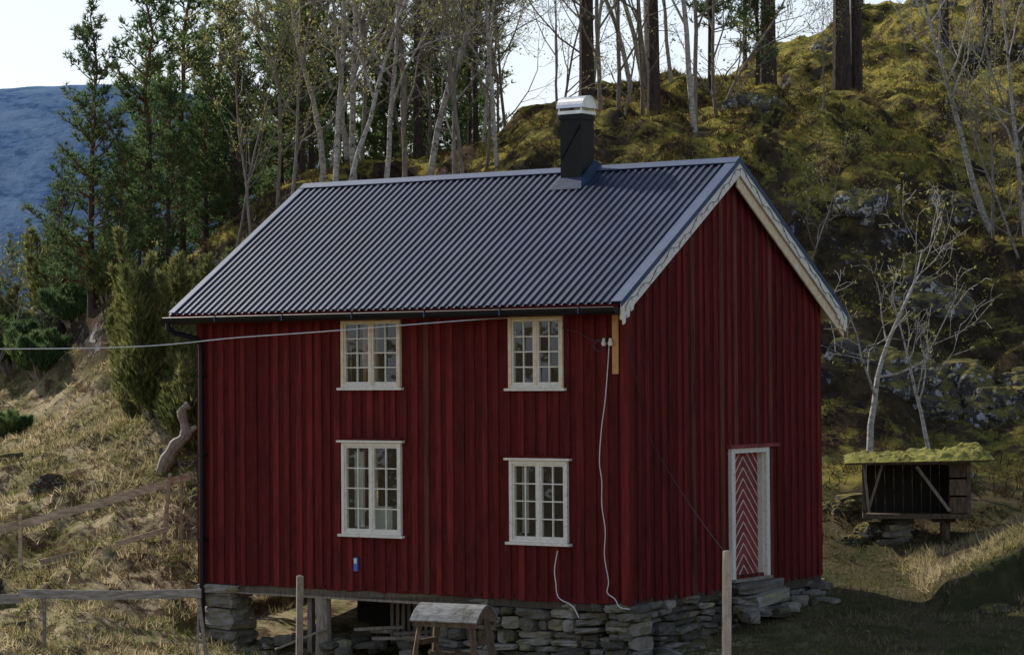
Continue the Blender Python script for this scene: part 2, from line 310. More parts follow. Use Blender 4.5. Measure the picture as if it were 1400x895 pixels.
# windows
def window(i,x0,x1,z0,z1,rows,kind):
    fr=MB(); gl=MB(); fm=0
    cw=.058
    fr.box(x0,x0+cw,-.06,.05,z0,z1,fm); fr.box(x1-cw,x1,-.06,.05,z0,z1,fm)
    fr.box(x0+cw,x1-cw,-.058,.05,z1-cw,z1,fm); fr.box(x0+cw,x1-cw,-.058,.05,z0,z0+.05,1)
    fr.box(x0-.06,x1+.06,-.10,-.001,z0-.045,z0-.002,1)
    if kind=='l': 
        fr.box(x0-.07,x1+.07,-.11,-.001,z1+.004,z1+.04,1); fr.box(x0-.02,x1+.02,-.075,-.001,z1+.042,z1+.085,2)
    xm=(x0+x1)/2
    fr.box(xm-.025,xm+.025,-.05,.045,z0+.05,z1-cw,fm)
    for a,b in ((x0+cw,xm-.025),(xm+.025,x1-cw)):
        s=.034
        fr.box(a,a+s,-.035,.03,z0+.05,z1-cw,1);fr.box(b-s,b,-.035,.03,z0+.05,z1-cw,1)
        fr.box(a+s,b-s,-.034,.03,z0+.05,z0+.05+s+.01,1);fr.box(a+s,b-s,-.034,.03,z1-cw-s,z1-cw,1)
        A0,B0=a+s,b-s; C0,D0=z0+.06+s,z1-cw-s; m=(A0+B0)/2
        fr.box(m-.010,m+.010,-.026,.01,C0,D0,1)
        for r in range(1,rows):
            z=C0+(D0-C0)*r/rows; fr.box(A0,B0,-.023,.008,z-.010,z+.010,1)
        for c,d in ((A0,m),(m,B0)):
            for r in range(rows):
                za=C0+(D0-C0)*r/rows; zb=C0+(D0-C0)*(r+1)/rows; j=random.uniform(-.008,.008); k=random.uniform(-.008,.008)
                gl.add([(c,0+j,za),(d,0-j,za),(d,k-j,zb),(c,k+j,zb)],[(0,1,2,3)],0)
    fr.obj('window_frame',[m_cream if kind=='u' else m_white,m_white,m_redbase],house); gl.obj('window_glass_panes',[m_glass],house)
for i,w in enumerate(wins): window(i,*w[:4],w[4],w[5])
mb=MB()
for (x0,x1,z0,z1) in ((-5.7,-5.50,1.0,2.3),(-2.2,-2.08,1.0,2.1),(-1.32,-1.2,1.0,2.1)):
    n=14; pts=[(x0+(x1-x0)*i/n,.22+.025*math.sin(i*1.9)) for i in range(n+1)]
    for a,b in zip(pts,pts[1:]): mb.add([(a[0],a[1],z0),(b[0],b[1],z0),(b[0],b[1],z1),(a[0],a[1],z1)],[(0,1,2,3)],0)
mb.box(-5.45,-5.1,.5,.8,.9,1.35,0); mb.tube([(-4.8,.35,.95),(-4.8,.35,1.3)],[.06,.04],8,0)
for x in (-5.6,-5.35): mb.box(x,x+.06,.35,.4,3.4,4.6,1)
mb.obj('curtains',[m_white,m_rawwood],house,smooth=False)
# door
mb=MB(); a,b,c,d=door
mb.box(-.05,.07,a-.10,a+.02,c-.05,d+.02,0); mb.box(-.17,.07,b-.02,b+.09,c-.05,d+.02,0); mb.box(-.05,.065,a+.02,b-.02,d-.06,d+.02,0)
mb.box(-.165,-.001,b-.045,b-.021,c,d-.06,0)
mb.box(.0,.10,a-.16,b+.42,d+.025,d+.085,1); mb.box(-.1,.12,a-.1,b+.1,c-.10,c-.052,2)
dx=-.10; ym=(a+b)/2
mb.box(dx-.05,dx,a+.02,b-.046,c-.03,d-.06,1)
w2=(b-a)/2-.05; z=c-.55
while z<d-.05:
    for sgn in (-1,1):
        y_out=ym+sgn*w2
        za,zb=z,z+w2*1.0; hh=.018
        P=[(y_out,za),(ym,zb),(ym,zb+hh),(y_out,za+hh)]
        lo,hi=c-.02,d-.07
        def clip(P,lim,up):
            o=[]
            for i in range(len(P)):
                p,q_=P[i],P[(i+1)%len(P)]; ip=(p[1]<=lim) if up else (p[1]>=lim); iq=(q_[1]<=lim) if up else (q_[1]>=lim)
                if ip:o.append(p)
                if ip!=iq:
                    t=(lim-p[1])/(q_[1]-p[1]); o.append((p[0]+t*(q_[0]-p[0]),lim))
            return o
        P=clip(P,hi,True); P=clip(P,lo,False) if P else P
        if len(P)>=3: mb.prism([(dx+.001,p[0],p[1]) for p in P],(.012,0,0),0)
    z+=.185
mb.tube([(dx,a+.14,1.2),(dx+.06,a+.14,1.2),(dx+.06,a+.24,1.2)],.012,6,3)
mb.obj('door',[m_white,surf('door_red',(.30,.055,.055),(.20,.038,.038),5,.7,.2,spec=.2,c3=(.12,.03,.03),c3s=3),m_grey,m_black],house)
# roof
mb=MB()
def sheet(ya,yb):
    x=-RL; prof=[]; per=.152; 
    while x<RR-.001:
        for t,zz in ((0,0),(.28,0),(.42,.034),(.74,.034),(.90,0)):
            X=x+t*per
            if X<=RR: prof.append((X,zz))
        x+=per
    prof.append((RR,0)); n=len(prof); vs=[]
    K=6
    for k in range(K+1):
        y=ya+(yb-ya)*k/K
        for X,zz in prof: vs.append((X,y,roofz(y)+zz+.006*nz(V((X*.8,y,2)))))
    fs=[(k*n+i,k*n+i+1,(k+1)*n+i+1,(k+1)*n+i) for k in range(K) for i in range(n-1)]
    mb.add(vs,fs,0)
sheet(-EO-.03,RY); sheet(WID+.62,RY)
mb.obj('corrugated_roof',[m_roof],house)
mb=MB()
def slopebox(x0,x1,ya,yb,dz0,dz1,mat=0):
    mb.prism([(x0,ya,roofz(ya)+dz0),(x0,yb,roofz(yb)+dz0),(x0,yb,roofz(yb)+dz1),(x0,ya,roofz(ya)+dz1)],(x1-x0,0,0),mat)
slopebox(-RL+.03,RR-.04,-EO+.03,RY-.001,-.11,-.008,0); slopebox(-RL+.03,RR-.04,RY+.001,WID+.57,-.11,-.008,1)
mb.box(-RL+.03,RR-.05,-EO+.005,-EO+.028,EZ-.19,EZ-.02,0); mb.box(-RL+.04,0,-EO+.03,0,4.60,4.615,0)
mb.obj('roof_deck_and_soffit',[m_redbase,m_cream],house)
mb=MB()
slopebox(RR-.17,RR+.035,-EO-.03,RY,.036,.046); slopebox(RR-.17,RR+.035,RY,WID+.63,.036,.046)
slopebox(RR+.028,RR+.036,-EO-.03,RY,-.05,.035); slopebox(RR+.028,RR+.036,RY,WID+.63,-.05,.035)
slopebox(-RL-.02,-RL+.12,-EO-.03,RY,.036,.046); slopebox(-RL-.02,-RL+.12,RY,WID+.63,.036,.046)
for sg in (-1,1):
    mb.prism([(-RL,RY,RZ+.06),(-RL,RY+sg*.15,RZ+.06-.15*SL),(-RL,RY+sg*.15,RZ+.05-.15*SL),(-RL,RY,RZ+.05)],(RL+RR+.03,0,0),0)
mb.obj('roof_flashing',[m_lead],house)
mb=MB()
def rake(x0,x1,ya,yb,dz0,dz1,mat):
    mb.prism([(x0,ya,roofz(ya)+dz0),(x0,yb,roofz(yb)+dz0),(x0,yb,roofz(yb)+dz1),(x0,ya,roofz(ya)+dz1)],(x1-x0,0,0),mat)
rake(RR,RR+.025,-EO+.0,RY-.001,-.27,-.005,0); rake(RR,RR+.025,RY+.001,WID+.6,-.24,-.005,0)
rake(RR-.05,RR-.02,-EO+.05,RY-.001,-.30,-.12,1); rake(RR-.055,RR-.025,RY+.001,WID+.56,-.45,-.12,1)
for yb,sg in ((-EO,1),(WID+.6,-1)):
    for k in range(3):
        y=yb+sg*(.02+.12*k); zc=roofz(y)-(.27 if sg>0 else .24)
        mb.prism([(RR+.001,y,zc+.05),(RR+.001,y+sg*.11,zc+.05+.07),(RR+.001,y+sg*.09,zc-.06+.03*k),(RR+.001,y+sg*.03,zc-.09+.03*k)],(.023,0,0),0)
rake(-RL-.025,-RL,-EO,RY-.001,-.2,-.005,0)
mb.box(RR-.3,RR+.02,WID+.3,WID+.58,4.38,4.40,1)
mb.obj('barge_boards',[m_peel,m_cream],house)
mb=MB()
for ya,yb in ((-EO+.1,RY),(RY,WID+.5)):
    n=60;pts=[(RR+.034,ya+(yb-ya)*i/n,roofz(ya+(yb-ya)*i/n)-.14+.04*math.sin(i*.9)+.03*math.sin(i*.37)) for i in range(n+1)]
    mb.tube(pts,.005,4,0)
    for i in range(0,n,3): p=pts[i]; mb.tube([p,(p[0]+.005,p[1],p[2]-.06)],.004,4,0)
mb.obj('fairy_light_string',[m_dwire],house)
# gutter
mb=MB(); gy=-EO-.085; gz=EZ-.075; n=8
pr=[(gy+.085*math.cos(math.pi+math.pi*i/n),gz+.10*math.sin(math.pi+math.pi*i/n)) for i in range(n+1)]
for i in range(n):
    (y0,z0),(y1,z1)=pr[i],pr[i+1]; mb.add([(-RL-.03,y0,z0),(RR-.02,y0,z0),(RR-.02,y1,z1),(-RL-.03,y1,z1)],[(0,1,2,3)],0)
for x in (-RL-.03,RR-.02): mb.add([(x,p[0],p[1]) for p in pr],[tuple(range(n+1))],0)
mb.tube([(-RL-.03,gy-.085,gz),(RR-.02,gy-.085,gz)],.012,6,0)
x=-RL+1.2
while x<RR: 
    mb.box(x-.012,x+.012,gy-.105,gy-.096,gz-.09,gz+.0,1); mb.box(x-.012,x+.012,gy-.10,gy+.08,gz+.012,gz+.02,0); x+=1.52
X=-LEN+.13
mb.tube([(X-.35,gy,gz-.06),(X-.35,gy,gz-.18),(X-.28,gy+.1,gz-.26),(X-.05,-.2,gz-.35),(X,-.12,gz-.44),(X,-.10,gz-.6),(X,-.10,-.95),(X-.02,-.2,-1.05)],.05,10,0)
for z in (3.6,2.2,.7): mb.box(X-.06,X+.06,-.155,-.0,z,z+.03,0)
mb.obj('gutter_and_downpipe',[m_gut,m_lead],house)
# chimney
mb=MB(); cx,cy=-2.90,3.02
mb.box(cx-.22,cx+.22,cy-.2,cy+.2,6.7,8.14,0)
mb.box(cx-.24,cx+.24,cy-.22,cy+.22,8.05,8.10,0)
for s in (-1,1): mb.beam((cx-.2,cy-.205,7.35),(cx+.2,cy-.205,7.95),.012,.012,0)
bz=roofz(cy-.2)+.13; f0=(cx-.33,cy-.40,roofz(cy-.40)+.045); f1=(cx+.33,cy-.40,roofz(cy-.40)+.045)
mb.add([f0,f1,(cx+.23,cy-.21,bz),(cx-.23,cy-.21,bz)],[(0,1,2,3)],1)
mb.add([f0,(cx-.23,cy-.21,bz),(cx-.23,cy+.21,RZ+.16),(cx-.38,cy+.35,RZ+.02)],[(0,1,2,3)],1)
mb.add([f1,(cx+.23,cy-.21,bz),(cx+.23,cy+.21,RZ+.16),(cx+.38,cy+.35,RZ+.02)],[(3,2,1,0)],1)
mb.obj('chimney_stack',[m_black,m_collar],house)
mb=MB(); n=12; 
mb.box(cx-.25,cx+.25,cy-.23,cy+.23,8.141,8.20,0)
for sx in (-.24,.22):
    for sy in (-.22,.20): mb.box(cx+sx,cx+sx+.02,cy+sy,cy+sy+.02,8.2,8.30,0)
pr=[(cy+.25*math.cos(math.pi*i/n),8.25+.22*math.sin(math.pi*i/n)) for i in range(n+1)]
pr2=[(cy+.238*math.cos(math.pi*i/n),8.25+.205*math.sin(math.pi*i/n)) for i in range(n+1)]
mb.prism([(cx-.27,p[0],p[1]) for p in pr]+[(cx-.27,p[0],p[1]) for p in pr2[::-1]],(.54,0,0),0)
mb.prism([(cx-.262,p[0],p[1]) for p in pr2],(.01,0,0),0); mb.prism([(cx+.252,p[0],p[1]) for p in pr2],(.01,0,0),0)
mb.obj('chimney_cap',[m_alu],house)
# electric bits
mb=MB()
mb.box(-.24,-.13,-.065,-.037,3.6,4.56,0)
mb.obj('corner_board_patch',[m_rawwood],house)
mb=MB()
mb.tube([(-.3,-.04,4.12),(-.3,-.16,4.12),(-.3,-.16,4.2)],.012,6,1)
for x in (-.36,-.24): mb.tube([(x,-.12,4.05),(x,-.12,4.09),(x,-.12,4.12),(x,-.12,4.17)],[.03,.045,.03,.02],8,0)
for r in (.10,.08): mb.tube([(-.48+r*math.cos(t*.5),-.06-.003*t,4.05+r*math.sin(t*.5)) for t in range(14)],.006,4,1)
mb.tube([(-1.2,-.07,4.35),(-.9,-.08,4.28),(-.6,-.08,4.14),(-.3,-.1,4.12)],.006,4,1)
mb.obj('insulator',[m_white,m_dwire],house)
mb=MB()
pts=[(-.30,-.06,4.05),(-.33,-.06,3.7),(-.38,-.06,3.2),(-.46,-.06,2.7),(-.50,-.06,2.2),(-.46,-.06,1.9),(-.46,-.06,1.5),(-.40,-.06,1.1),(-.42,-.06,.7),(-.34,-.07,.3),(-.36,-.08,.12),(-.2,-.1,.02),(-.1,-.12,-.1),(.1,-.14,-.12)]
def smooth(pts,k=5):
    P=[V(p) for p in pts]; o=[]
    for i in range(len(P)-1):
        a=P[max(i-1,0)];b=P[i];c=P[i+1];d=P[min(i+2,len(P)-1)]
        for j in range(k):
            t=j/k; o.append(.5*((2*b)+(c-a)*t+(2*a-5*b+4*c-d)*t*t+(3*b-a-3*c+d)*t**3))
    o.append(P[-1]); return o
mb.tube(smooth(pts),.008,5,0)
mb.tube(smooth([(-1.32,-.06,.75),(-1.38,-.06,.45),(-1.36,-.06,.25),(-1.3,-.07,.0),(-1.0,-.12,-.12),(-.85,-.16,-.3)]),.009,5,0)
mb.obj('hanging_cable',[m_wire],house)
mb=MB(); mb.box(-5.5,-5.42,-.075,-.035,.27,.5,0); mb.box(-5.49,-5.43,-.08,-.074,.4,.49,1); mb.obj('thermometer',[m_blue,m_white],house)
house_m=Matrix.Translation((HX,HY,0))@Matrix.Rotation(HA,4,'Z')
def l2w(x,y,z): return house_m@V((x,y,z))
a=l2w(-1.25,-.09,4.45); a2=l2w(-2.3,-.12,4.53); b=V((-7.6,38,4.03)); b2=V((-20,31,4.3))
mb=MB(); mb.tube(smooth([a,a2,a2.lerp(b,.5)-V((0,0,.05)),b,b2],10),.009,5,0); mb.obj('overhead_cable',[m_wire])
# ------------------------------------------------------------------ foundations (dry stone)
def stone(mb,c,s,rz,rnd,mat=0,rd=.25):
    n=3; idx={}; vs=[];fs=[]
    sk=(rnd.uniform(-.25,.25),rnd.uniform(-.2,.2))
    def g(i,j,k):
        key=(i,j,k)
        if key not in idx:
            p=V((i/n*2-1,j/n*2-1,k/n*2-1)); q_=p.normalized()*1.15; p=p.lerp(q_,rd)
            z=p.z*(1+sk[0]*p.x)
            p=V(((p.x+sk[1]*p.z*.5)*s[0]*(1+rnd.uniform(-.12,.12)),p.y*s[1]*(1+rnd.uniform(-.12,.12)),z*s[2]*(1+rnd.uniform(-.15,.15))))
            idx[key]=len(vs); vs.append(p)
        return idx[key]
    for i in range(n):
        for j in range(n):
            fs+=[(g(i,j,0),g(i,j+1,0),g(i+1,j+1,0),g(i+1,j,0)),(g(i,j,n),g(i+1,j,n),g(i+1,j+1,n),g(i,j+1,n)),
                 (g(i,0,j),g(i+1,0,j),g(i+1,0,j+1),g(i,0,j+1)),(g(i,n,j),g(i,n,j+1),g(i+1,n,j+1),g(i+1,n,j)),
                 (g(0,i,j),g(0,i,j+1),g(0,i+1,j+1),g(0,i+1,j)),(g(n,i,j),g(n,i+1,j),g(n,i+1,j+1),g(n,i,j+1))]
    M=Matrix.Translation(c)@Matrix.Rotation(rz,4,'Z')@Matrix.Rotation(rnd.uniform(-.09,.09),4,'X')@Matrix.Rotation(rnd.uniform(-.09,.09),4,'Y')
    mb.add([M@p for p in vs],fs,mat)
rs=random.Random(11)
mb=MB()
def stonewall(p0,d,L,z0,z1,depth=.22):
    d=V(d); ang=math.atan2(d.y,d.x); nrm=V((d.y,-d.x,0)); z=z0
    while z<z1-.03:
        hgt=min(rs.uniform(.09,.24),z1-z); u=-.05
        while u<L:
            w=rs.uniform(.16,.70); w=min(w,L-u+.1)
            two=hgt>.16 and rs.random()<.35
            for kk in range(2 if two else 1):
                h_=hgt/(2 if two else 1)
                c=V(p0)+d*(u+w/2)+V((0,0,z+h_*(kk+.5)))+nrm*rs.uniform(-.09,.09)
                stone(mb,c,(w/2*.97,depth,h_/2*rs.uniform(.82,1.06)),ang+rs.uniform(-.12,.12),rs,rd=rs.uniform(.25,.6))
            u+=w
        z+=hgt
stonewall((-3.75,.24,0),(1,0,0),3.85,-1.45,-.07); stonewall((-.22,0,0),(0,1,0),WID,-1.3,-.07)
for k,z in enumerate(np.arange(-1.5,-.2,.2)): 
    stone(mb,V((-LEN+.38+rs.uniform(-.05,.05),.3,z+.1)),(rs.uniform(.36,.46),.34,.115),rs.uniform(-.15,.15),rs,rd=.35)
stone(mb,V((-LEN+.38,.3,-.16)),(.5,.4,.07),.1,rs)
for i in range(36):
    x=rs.uniform(-LEN+.9,-3.6); stone(mb,V((x,rs.uniform(-.2,1.4),-1.12+rs.uniform(-.03,.12))),(rs.uniform(.08,.25),rs.uniform(.08,.2),rs.uniform(.05,.12)),rs.uniform(0,3),rs,rd=.5)
for i in range(16):
    stone(mb,V((rs.uniform(.1,.5),rs.uniform(-.3,2.6),-.95+rs.uniform(-.1,.05))),(rs.uniform(.1,.25),rs.uniform(.1,.25),rs.uniform(.05,.13)),rs.uniform(0,3),rs,rd=.5)
mb.obj('stone_foundation',[m_stone],house)
mb=MB(); mb.box(-3.7,-.1,.35,.5,-1.4,-.1,0); mb.box(-.5,-.35,.3,WID,-1.4,-.1,0); mb.box(-LEN+.3,-.4,WID-.4,WID-.2,-1.2,-.2,0); mb.box(-LEN+1.2,-3.7,3.0,3.1,-1.2,-.2,0); mb.obj('dark_backing',[m_dark],house)  # near-black backing, paints the shade behind stone gaps and under the floor
mb=MB()
mb.beam((-LEN+.0,.12,-.13),(-3.5,.12,-.15),.2,.19,0); mb.beam((-LEN+.1,2.6,-.3),(-3,2.6,-.3),.2,.2,0)
mb.tube([(-6.35,.14,-.23),(-6.33,.14,-.6),(-6.35,.15,-1.3)],[.14,.13,.15],10,0)
mb.box(-6.75,-6.65,.2,.3,-1.2,-.24,0)
for i in range(22):
    x=-6.0+i*.125; mb.box(x,x+.07,1.6,1.63,-1.1,-.25,0)
for i in range(9): 
    x=rs.uniform(-5.9,-4.2); mb.beam((x,rs.uniform(.2,.9),-.93+.04*i*.5),(x+rs.uniform(.5,.9),rs.uniform(.2,.9),-.9+.04*i*.5),.09,.05,0)
mb.beam((-6.9,-.5,-1.1),(-6.2,.05,-.75),.1,.03,0)
mb.obj('sill_beam_and_posts',[m_grey],house)
mb=MB()
for k,(z,dx_) in enumerate(((-.02,.30),(-.2,.45),(-.42,.6))):
    stone(mb,V((dx_*.6+.05,3.75+rs.uniform(-.1,.1),z)),(dx_*.62,.62-.06*k,.08),rs.uniform(-.1,.1),rs,rd=.2)
for i in range(22): stone(mb,V((rs.uniform(.1,.9),rs.uniform(2.6,6.3),-.4+rs.uniform(-.05,.2))),(rs.uniform(.08,.26),rs.uniform(.08,.26),rs.uniform(.04,.11)),rs.uniform(0,3),rs,rd=.5)
mb.obj('door_step_stones',[m_stone],house)
# ------------------------------------------------------------------ fence, stakes
def fence(name,rails,posts,mat=m_greyx):
    mb=MB()
    for a,b,w,h in rails:
        a=V(a);b=V(b);m1=a.lerp(b,.5)+V((0,0,-.03)); mb.beam(a,m1,w,h,0); mb.beam(m1,b,w*.98,h*.97,0)
    for (x,y,zt,lean,w) in posts:
        zb=h1(x,y)-.3; mb.beam((x,y,zb),(x+lean[0],y+lean[1],zt),w,w*.7,0)
    return mb.obj(name,[mat])
fence('wooden_fence',[((-12.6,49.5,.1),(-9.5,50,.80),.035,.16),((-9.6,50.04,.76),(-6.2,50.05,1.70),.035,.15),((-9.0,49.6,.1),(-6.6,49.9,.7),.05,.10)],
 [(-9.43,49.9,1.0,(0,0),.09),(-6.75,49.95,1.75,(.18,0),.09),(-6.35,49.9,1.75,(0,0),.07),(-12,49.4,.5,(0,0),.08)],surf('old_fence_wood',(.48,.38,.27),(.24,.175,.12),5,.8,.5,(1,5,5),(.75,1.25),dist=.01))
fence('wooden_fence',[((-11.5,43.1,-.12),(-8.1,43,-.02),.035,.16),((-8.15,42.96,.06),(-5.15,43,.04),.035,.15)],
 [(-7.75,43.06,.0,(0,0),.07),(-5.0,43.06,.10,(-.22,0),.08),(-5.25,43.1,.12,(.05,0),.05)])
def stake(x,y,zt,w,mat):
    mb=MB(); zb=h1(x,y)-.3; mb.box(-w/2,w/2,-w/3,w/3,zb,zt,0); mb.add([(-w/2,-w/3,zt),(w/2,-w/3,zt),(w/2,w/3,zt),(-w/2,w/3,zt),(0,0,zt+.02)],[(0,1,4),(1,2,4),(2,3,4),(3,0,4)],0)
    return place(mb.mesh('wooden_stake',[mat]),'wooden_stake',(x,y,0),rot=(.01,.012,.3))
stake(3.17,38.9,.95,.12,surf('pale_stake_wood',(.60,.50,.38),(.40,.31,.22),5,.8,.5,(5,5,.7),c3=(.2,.16,.12),c3s=6,dist=.01)); stake(-3.35,40.8,.48,.10,m_grey)
mb=MB(); b=V((3.17,38.9,.9)); 
mb.tube(smooth([l2w(.22,-.4,4.3),l2w(.07,.25,3.3),l2w(.08,.6,2.5),b.lerp(l2w(.08,.6,2.5),.45)-V((0,0,.08)),b]),.007,5,0); mb.obj('guy_wire',[m_dwire])
mb=MB(); bx,by=-7.05,54; z=h1(bx,by)
mb.tube(smooth([(bx-.35,by,z-.3),(bx-.15,by,z+.2),(bx+.05,by,z+.55),(bx+.28,by,z+.8),(bx+.2,by,z+1.25),(bx+.35,by,z+1.4)],4),[.16-.004*i+.02*math.sin(i*1.7) for i in range(21)],8,0)
mb.tube([(bx+.2,by,z+.75),(bx+.5,by,z+.95)],[.08,.05],7,0); mb.obj('tree_stump',[m_grey])
# ------------------------------------------------------------------ covered stand in front
st=empty('covered_workbench',(-.85,38.9,-.02),-.5); mb=MB()
n=10; prf=[(-.34+.68*i/n,.02+.20*math.sin(math.pi*i/n)**.8-.08*abs(i/n-.5)) for i in range(n+1)]
prf2=[(p[0]*.97,p[1]-.018) for p in prf]
mb.prism([(-.62,p[0],p[1]) for p in prf]+[(-.62,p[0],p[1]) for p in prf2[::-1]],(1.14,0,0),0)
mb.prism([(-.60,p[0],p[1]-.002) for p in prf2],(.015,0,0),1); mb.prism([(.49,p[0],p[1]-.002) for p in prf2],(.015,0,0),1)
mb.obj('curved_lid',[surf('grey_lid',(.30,.30,.295),(.17,.17,.165),5,.9,.6,(1,7,1),c3=(.10,.095,.08),c3s=4,c3r=(.48,.65),spec=.15),m_brownw],st)
mb=MB(); 
for y in(-.27,.27): mb.beam((-.6,y,-.06),(.5,y,-.06),.05,.10,0)
for x in(-.5,.4):
    for y in(-1,1): mb.beam((x,y*.25,-.08),(x+(.14 if x>0 else -.14),y*.36,-1.15),.08,.06,0)
    mb.beam((x,-.26,-.35),(x,.26,-.35),.04,.08,0)
mb.beam((.55,-.1,.02),(.80,-.3,-.7),.09,.04,0); mb.beam((-.45,0,-.55),(.35,0,-.55),.05,.09,0)
mb.obj('trestle_legs',[m_brownw],st)
# ------------------------------------------------------------------ feeder shed with mossy roof on right
fd=empty('hay_feeder',(7.75,50.2,0),-.12); mb=MB()
w=1.02; z0,z1=.85,1.9
mb.box(-w,w,-.45,.45,z0-.05,z0+.03,0)
for x in(-w,w-.07):
    for y in(-.45,.38): mb.box(x,x+.07,y,y+.07,z0+.03,z1,0)
for i in range(11): mb.box(-w+.09+i*.175,-w+.09+i*.175+.172,.38,.40,z0+.03,z1-.02,3)  # back boards coloured near black, the box's inner shade painted on
for i in range(6): mb.box(w-.02,w+.0,-.36+i*.12,-.36+i*.12+.11,z0+.03,z1-.02,0)
for i in range(3): mb.box(w-.1-.3,w-.08,-.47-.002*i,-.455,z0+.06+i*.34,z0+.36+i*.34,0)
mb.beam((-w+.12,-.46,z0+.06),(-w+.02,-.46,z1-.05),.03,.05,2); mb.beam((-w+.1,-.47,z0+.1),(-w+.38,-.47,z1-.05),.03,.05,2)
mb.beam((.0,-.47,z1-.1),(.62,-.47,z0+.1),.03,.06,2); mb.beam((-w,-.47,z1-.03),(w,-.47,z1-.03),.04,.08,0); mb.beam((-w,-.48,z0+.0),(w,-.48,z0+.0),.04,.09,0)
mb.tube([(.55,.0,z0-.05),(.55,.0,.2)],.10,8,0); mb.box(.3,.75,-.2,.2,z0-.13,z0-.051,0)
for k in range(4): stone(mb,V((-.45+.03*k,0,.34+.13*k)),(.32-.03*k,.28,.07),.2*k,rs,1)
mb.obj('feeder_box',[m_brownw,m_stone,m_grey,m_dark],fd)
mb=MB(); rfz=lambda x,y:z1+.08+.06*y+.02*x
mb.prism([(-1.3,-.85,rfz(-1.3,-.85)-.06),(1.38,-.85,rfz(1.38,-.85)-.06),(1.38,.8,rfz(1.38,.8)-.06),(-1.3,.8,rfz(-1.3,.8)-.06)],(0,0,.05),1)
nx_,ny_=44,26; vs=[];fs=[]
for j in range(ny_+1):
    for i in range(nx_+1):
        x=-1.36+2.8*i/nx_; y=-.9+1.75*j/ny_; e=min(i,nx_-i,j*1.5,(ny_-j)*1.5)/3; e=min(1,e)
        vs.append((x+.05*nz(V((x*5,y*5,4))),y,rfz(x,y)-.02+e*(.05+.10*max(0,nz(V((x*2.2,y*2.2,0))))+.07*nz(V((x*7,y*7,1))) + (.18 if x>.5 else 0)*max(0,nz(V((x*1.5,y*1.5,7)))+.3))))
fs=[(j*(nx_+1)+i,j*(nx_+1)+i+1,(j+1)*(nx_+1)+i+1,(j+1)*(nx_+1)+i) for j in range(ny_) for i in range(nx_)]
mb.add(vs,fs,0); mb.obj('mossy_roof',[m_moss,m_brownw],fd)
# ------------------------------------------------------------------ vegetation generators
def blades(P,D,Lr,Wd,spread,n,rng):
    P=np.repeat(P,n,0); D=np.repeat(D,n,0); k=len(P)
    d=D+rng.normal(0,spread,(k,3)); d/=np.linalg.norm(d,axis=1)[:,None]+1e-9
    L=rng.uniform(Lr[0],Lr[1],k)[:,None]; s=np.cross(d,rng.normal(0,1,(k,3))); s/=np.linalg.norm(s,axis=1)[:,None]+1e-9
    w=Wd*rng.uniform(.7,1.3,(k,1)); a=P-s*w; b=P+s*w; c=P+d*L
    return np.stack([a,b,c],1).reshape(-1,3)
def pine(name,seed,Hh,r0,cb,bl,needle,bark=m_pinebark,step=.34,dens=1.0,lean=.02):
    rng=np.random.default_rng(seed); rnd=random.Random(seed); mb=MB()
    K=12; pts=[V((lean*Hh*(i/K)**2+.06*nz(V((i*.5,seed,0)))*i/2,.05*nz(V((i*.5,seed,9)))*i/2,Hh*i/K)) for i in range(K+1)]
    pts[0].z=-.6
    rads=[r0*(1.15 if i==0 else 1)*(1-.93*(i/K)**1.1) for i in range(K+1)]
    k2=K*5//10; mb.tube(pts[:k2+1],rads[:k2+1],9,0,False); mb.tube(pts[k2:],rads[k2:],8,2,False)
    def at(z):
        t=max(0,min(K-1e-4,z/Hh*K)); i=int(t); return pts[i].lerp(pts[i+1],t-i) if i>0 else V((0,0,z))
    P=[];D=[]
    z=cb
    while z<Hh-.1:
        t=(z-cb)/(Hh-cb); nb=rnd.randint(4,6)
        bL=bl*((1-t)**.75*(.55+.45*min(1,t*5)))+.18
        for b in range(nb):
            if rnd.random()<.15: continue
            az=rnd.uniform(0,6.283); L=bL*rnd.uniform(.45,1.25); el=rnd.uniform(-.1,.25)+.55*t
            p=at(z+rnd.uniform(-.12,.12)); d=V((math.cos(az)*math.cos(el),math.sin(az)*math.cos(el),math.sin(el)))
            q_=[p]; ns=5
            for s in range(ns):
                d=(d+V((0,0,.10))+V((rnd.gauss(0,.1),rnd.gauss(0,.1),rnd.gauss(0,.06)))).normalized(); q_.append(q_[-1]+d*L/ns)
            mb.tube(q_,[max(.006,.018*L*(1-i/ns*.8)+.004) for i in range(ns+1)],4,2,False)
            m=max(4,int(L*14*dens))
            for s in range(m):
                u=(.25+.75*rnd.random())*ns; i=min(int(u),ns-1); c=q_[i].lerp(q_[i+1],u-i)
                side=V((rnd.gauss(0,1),rnd.gauss(0,1),rnd.gauss(.35,.35))).normalized()
                o=side*rnd.uniform(.02,.30)*min(1,L)*(1-.5*u/ns)+d*.05
                P.append(c+o); D.append((side+d*.8+V((0,0,.4))).normalized())
        z+=step*rnd.uniform(.8,1.25)
    for _ in range(int((cb)/1.2)):
        zz=rnd.uniform(1.5,max(1.6,cb)); az=rnd.uniform(0,6.28); L=rnd.uniform(.3,1.3); p=at(zz)
        mb.tube([p,p+V((math.cos(az),math.sin(az),.1))*L*.5,p+V((math.cos(az)+.1,math.sin(az),.05))*L],[.02,.013,.005],4,0,False)
    P=np.array([tuple(p) for p in P]);D=np.array([tuple(p) for p in D])
    mb.tris(blades(P,D,(.12,.26),.022,.55,6,rng),1)
    return mb.mesh(name,[bark,needle,m_redbark])
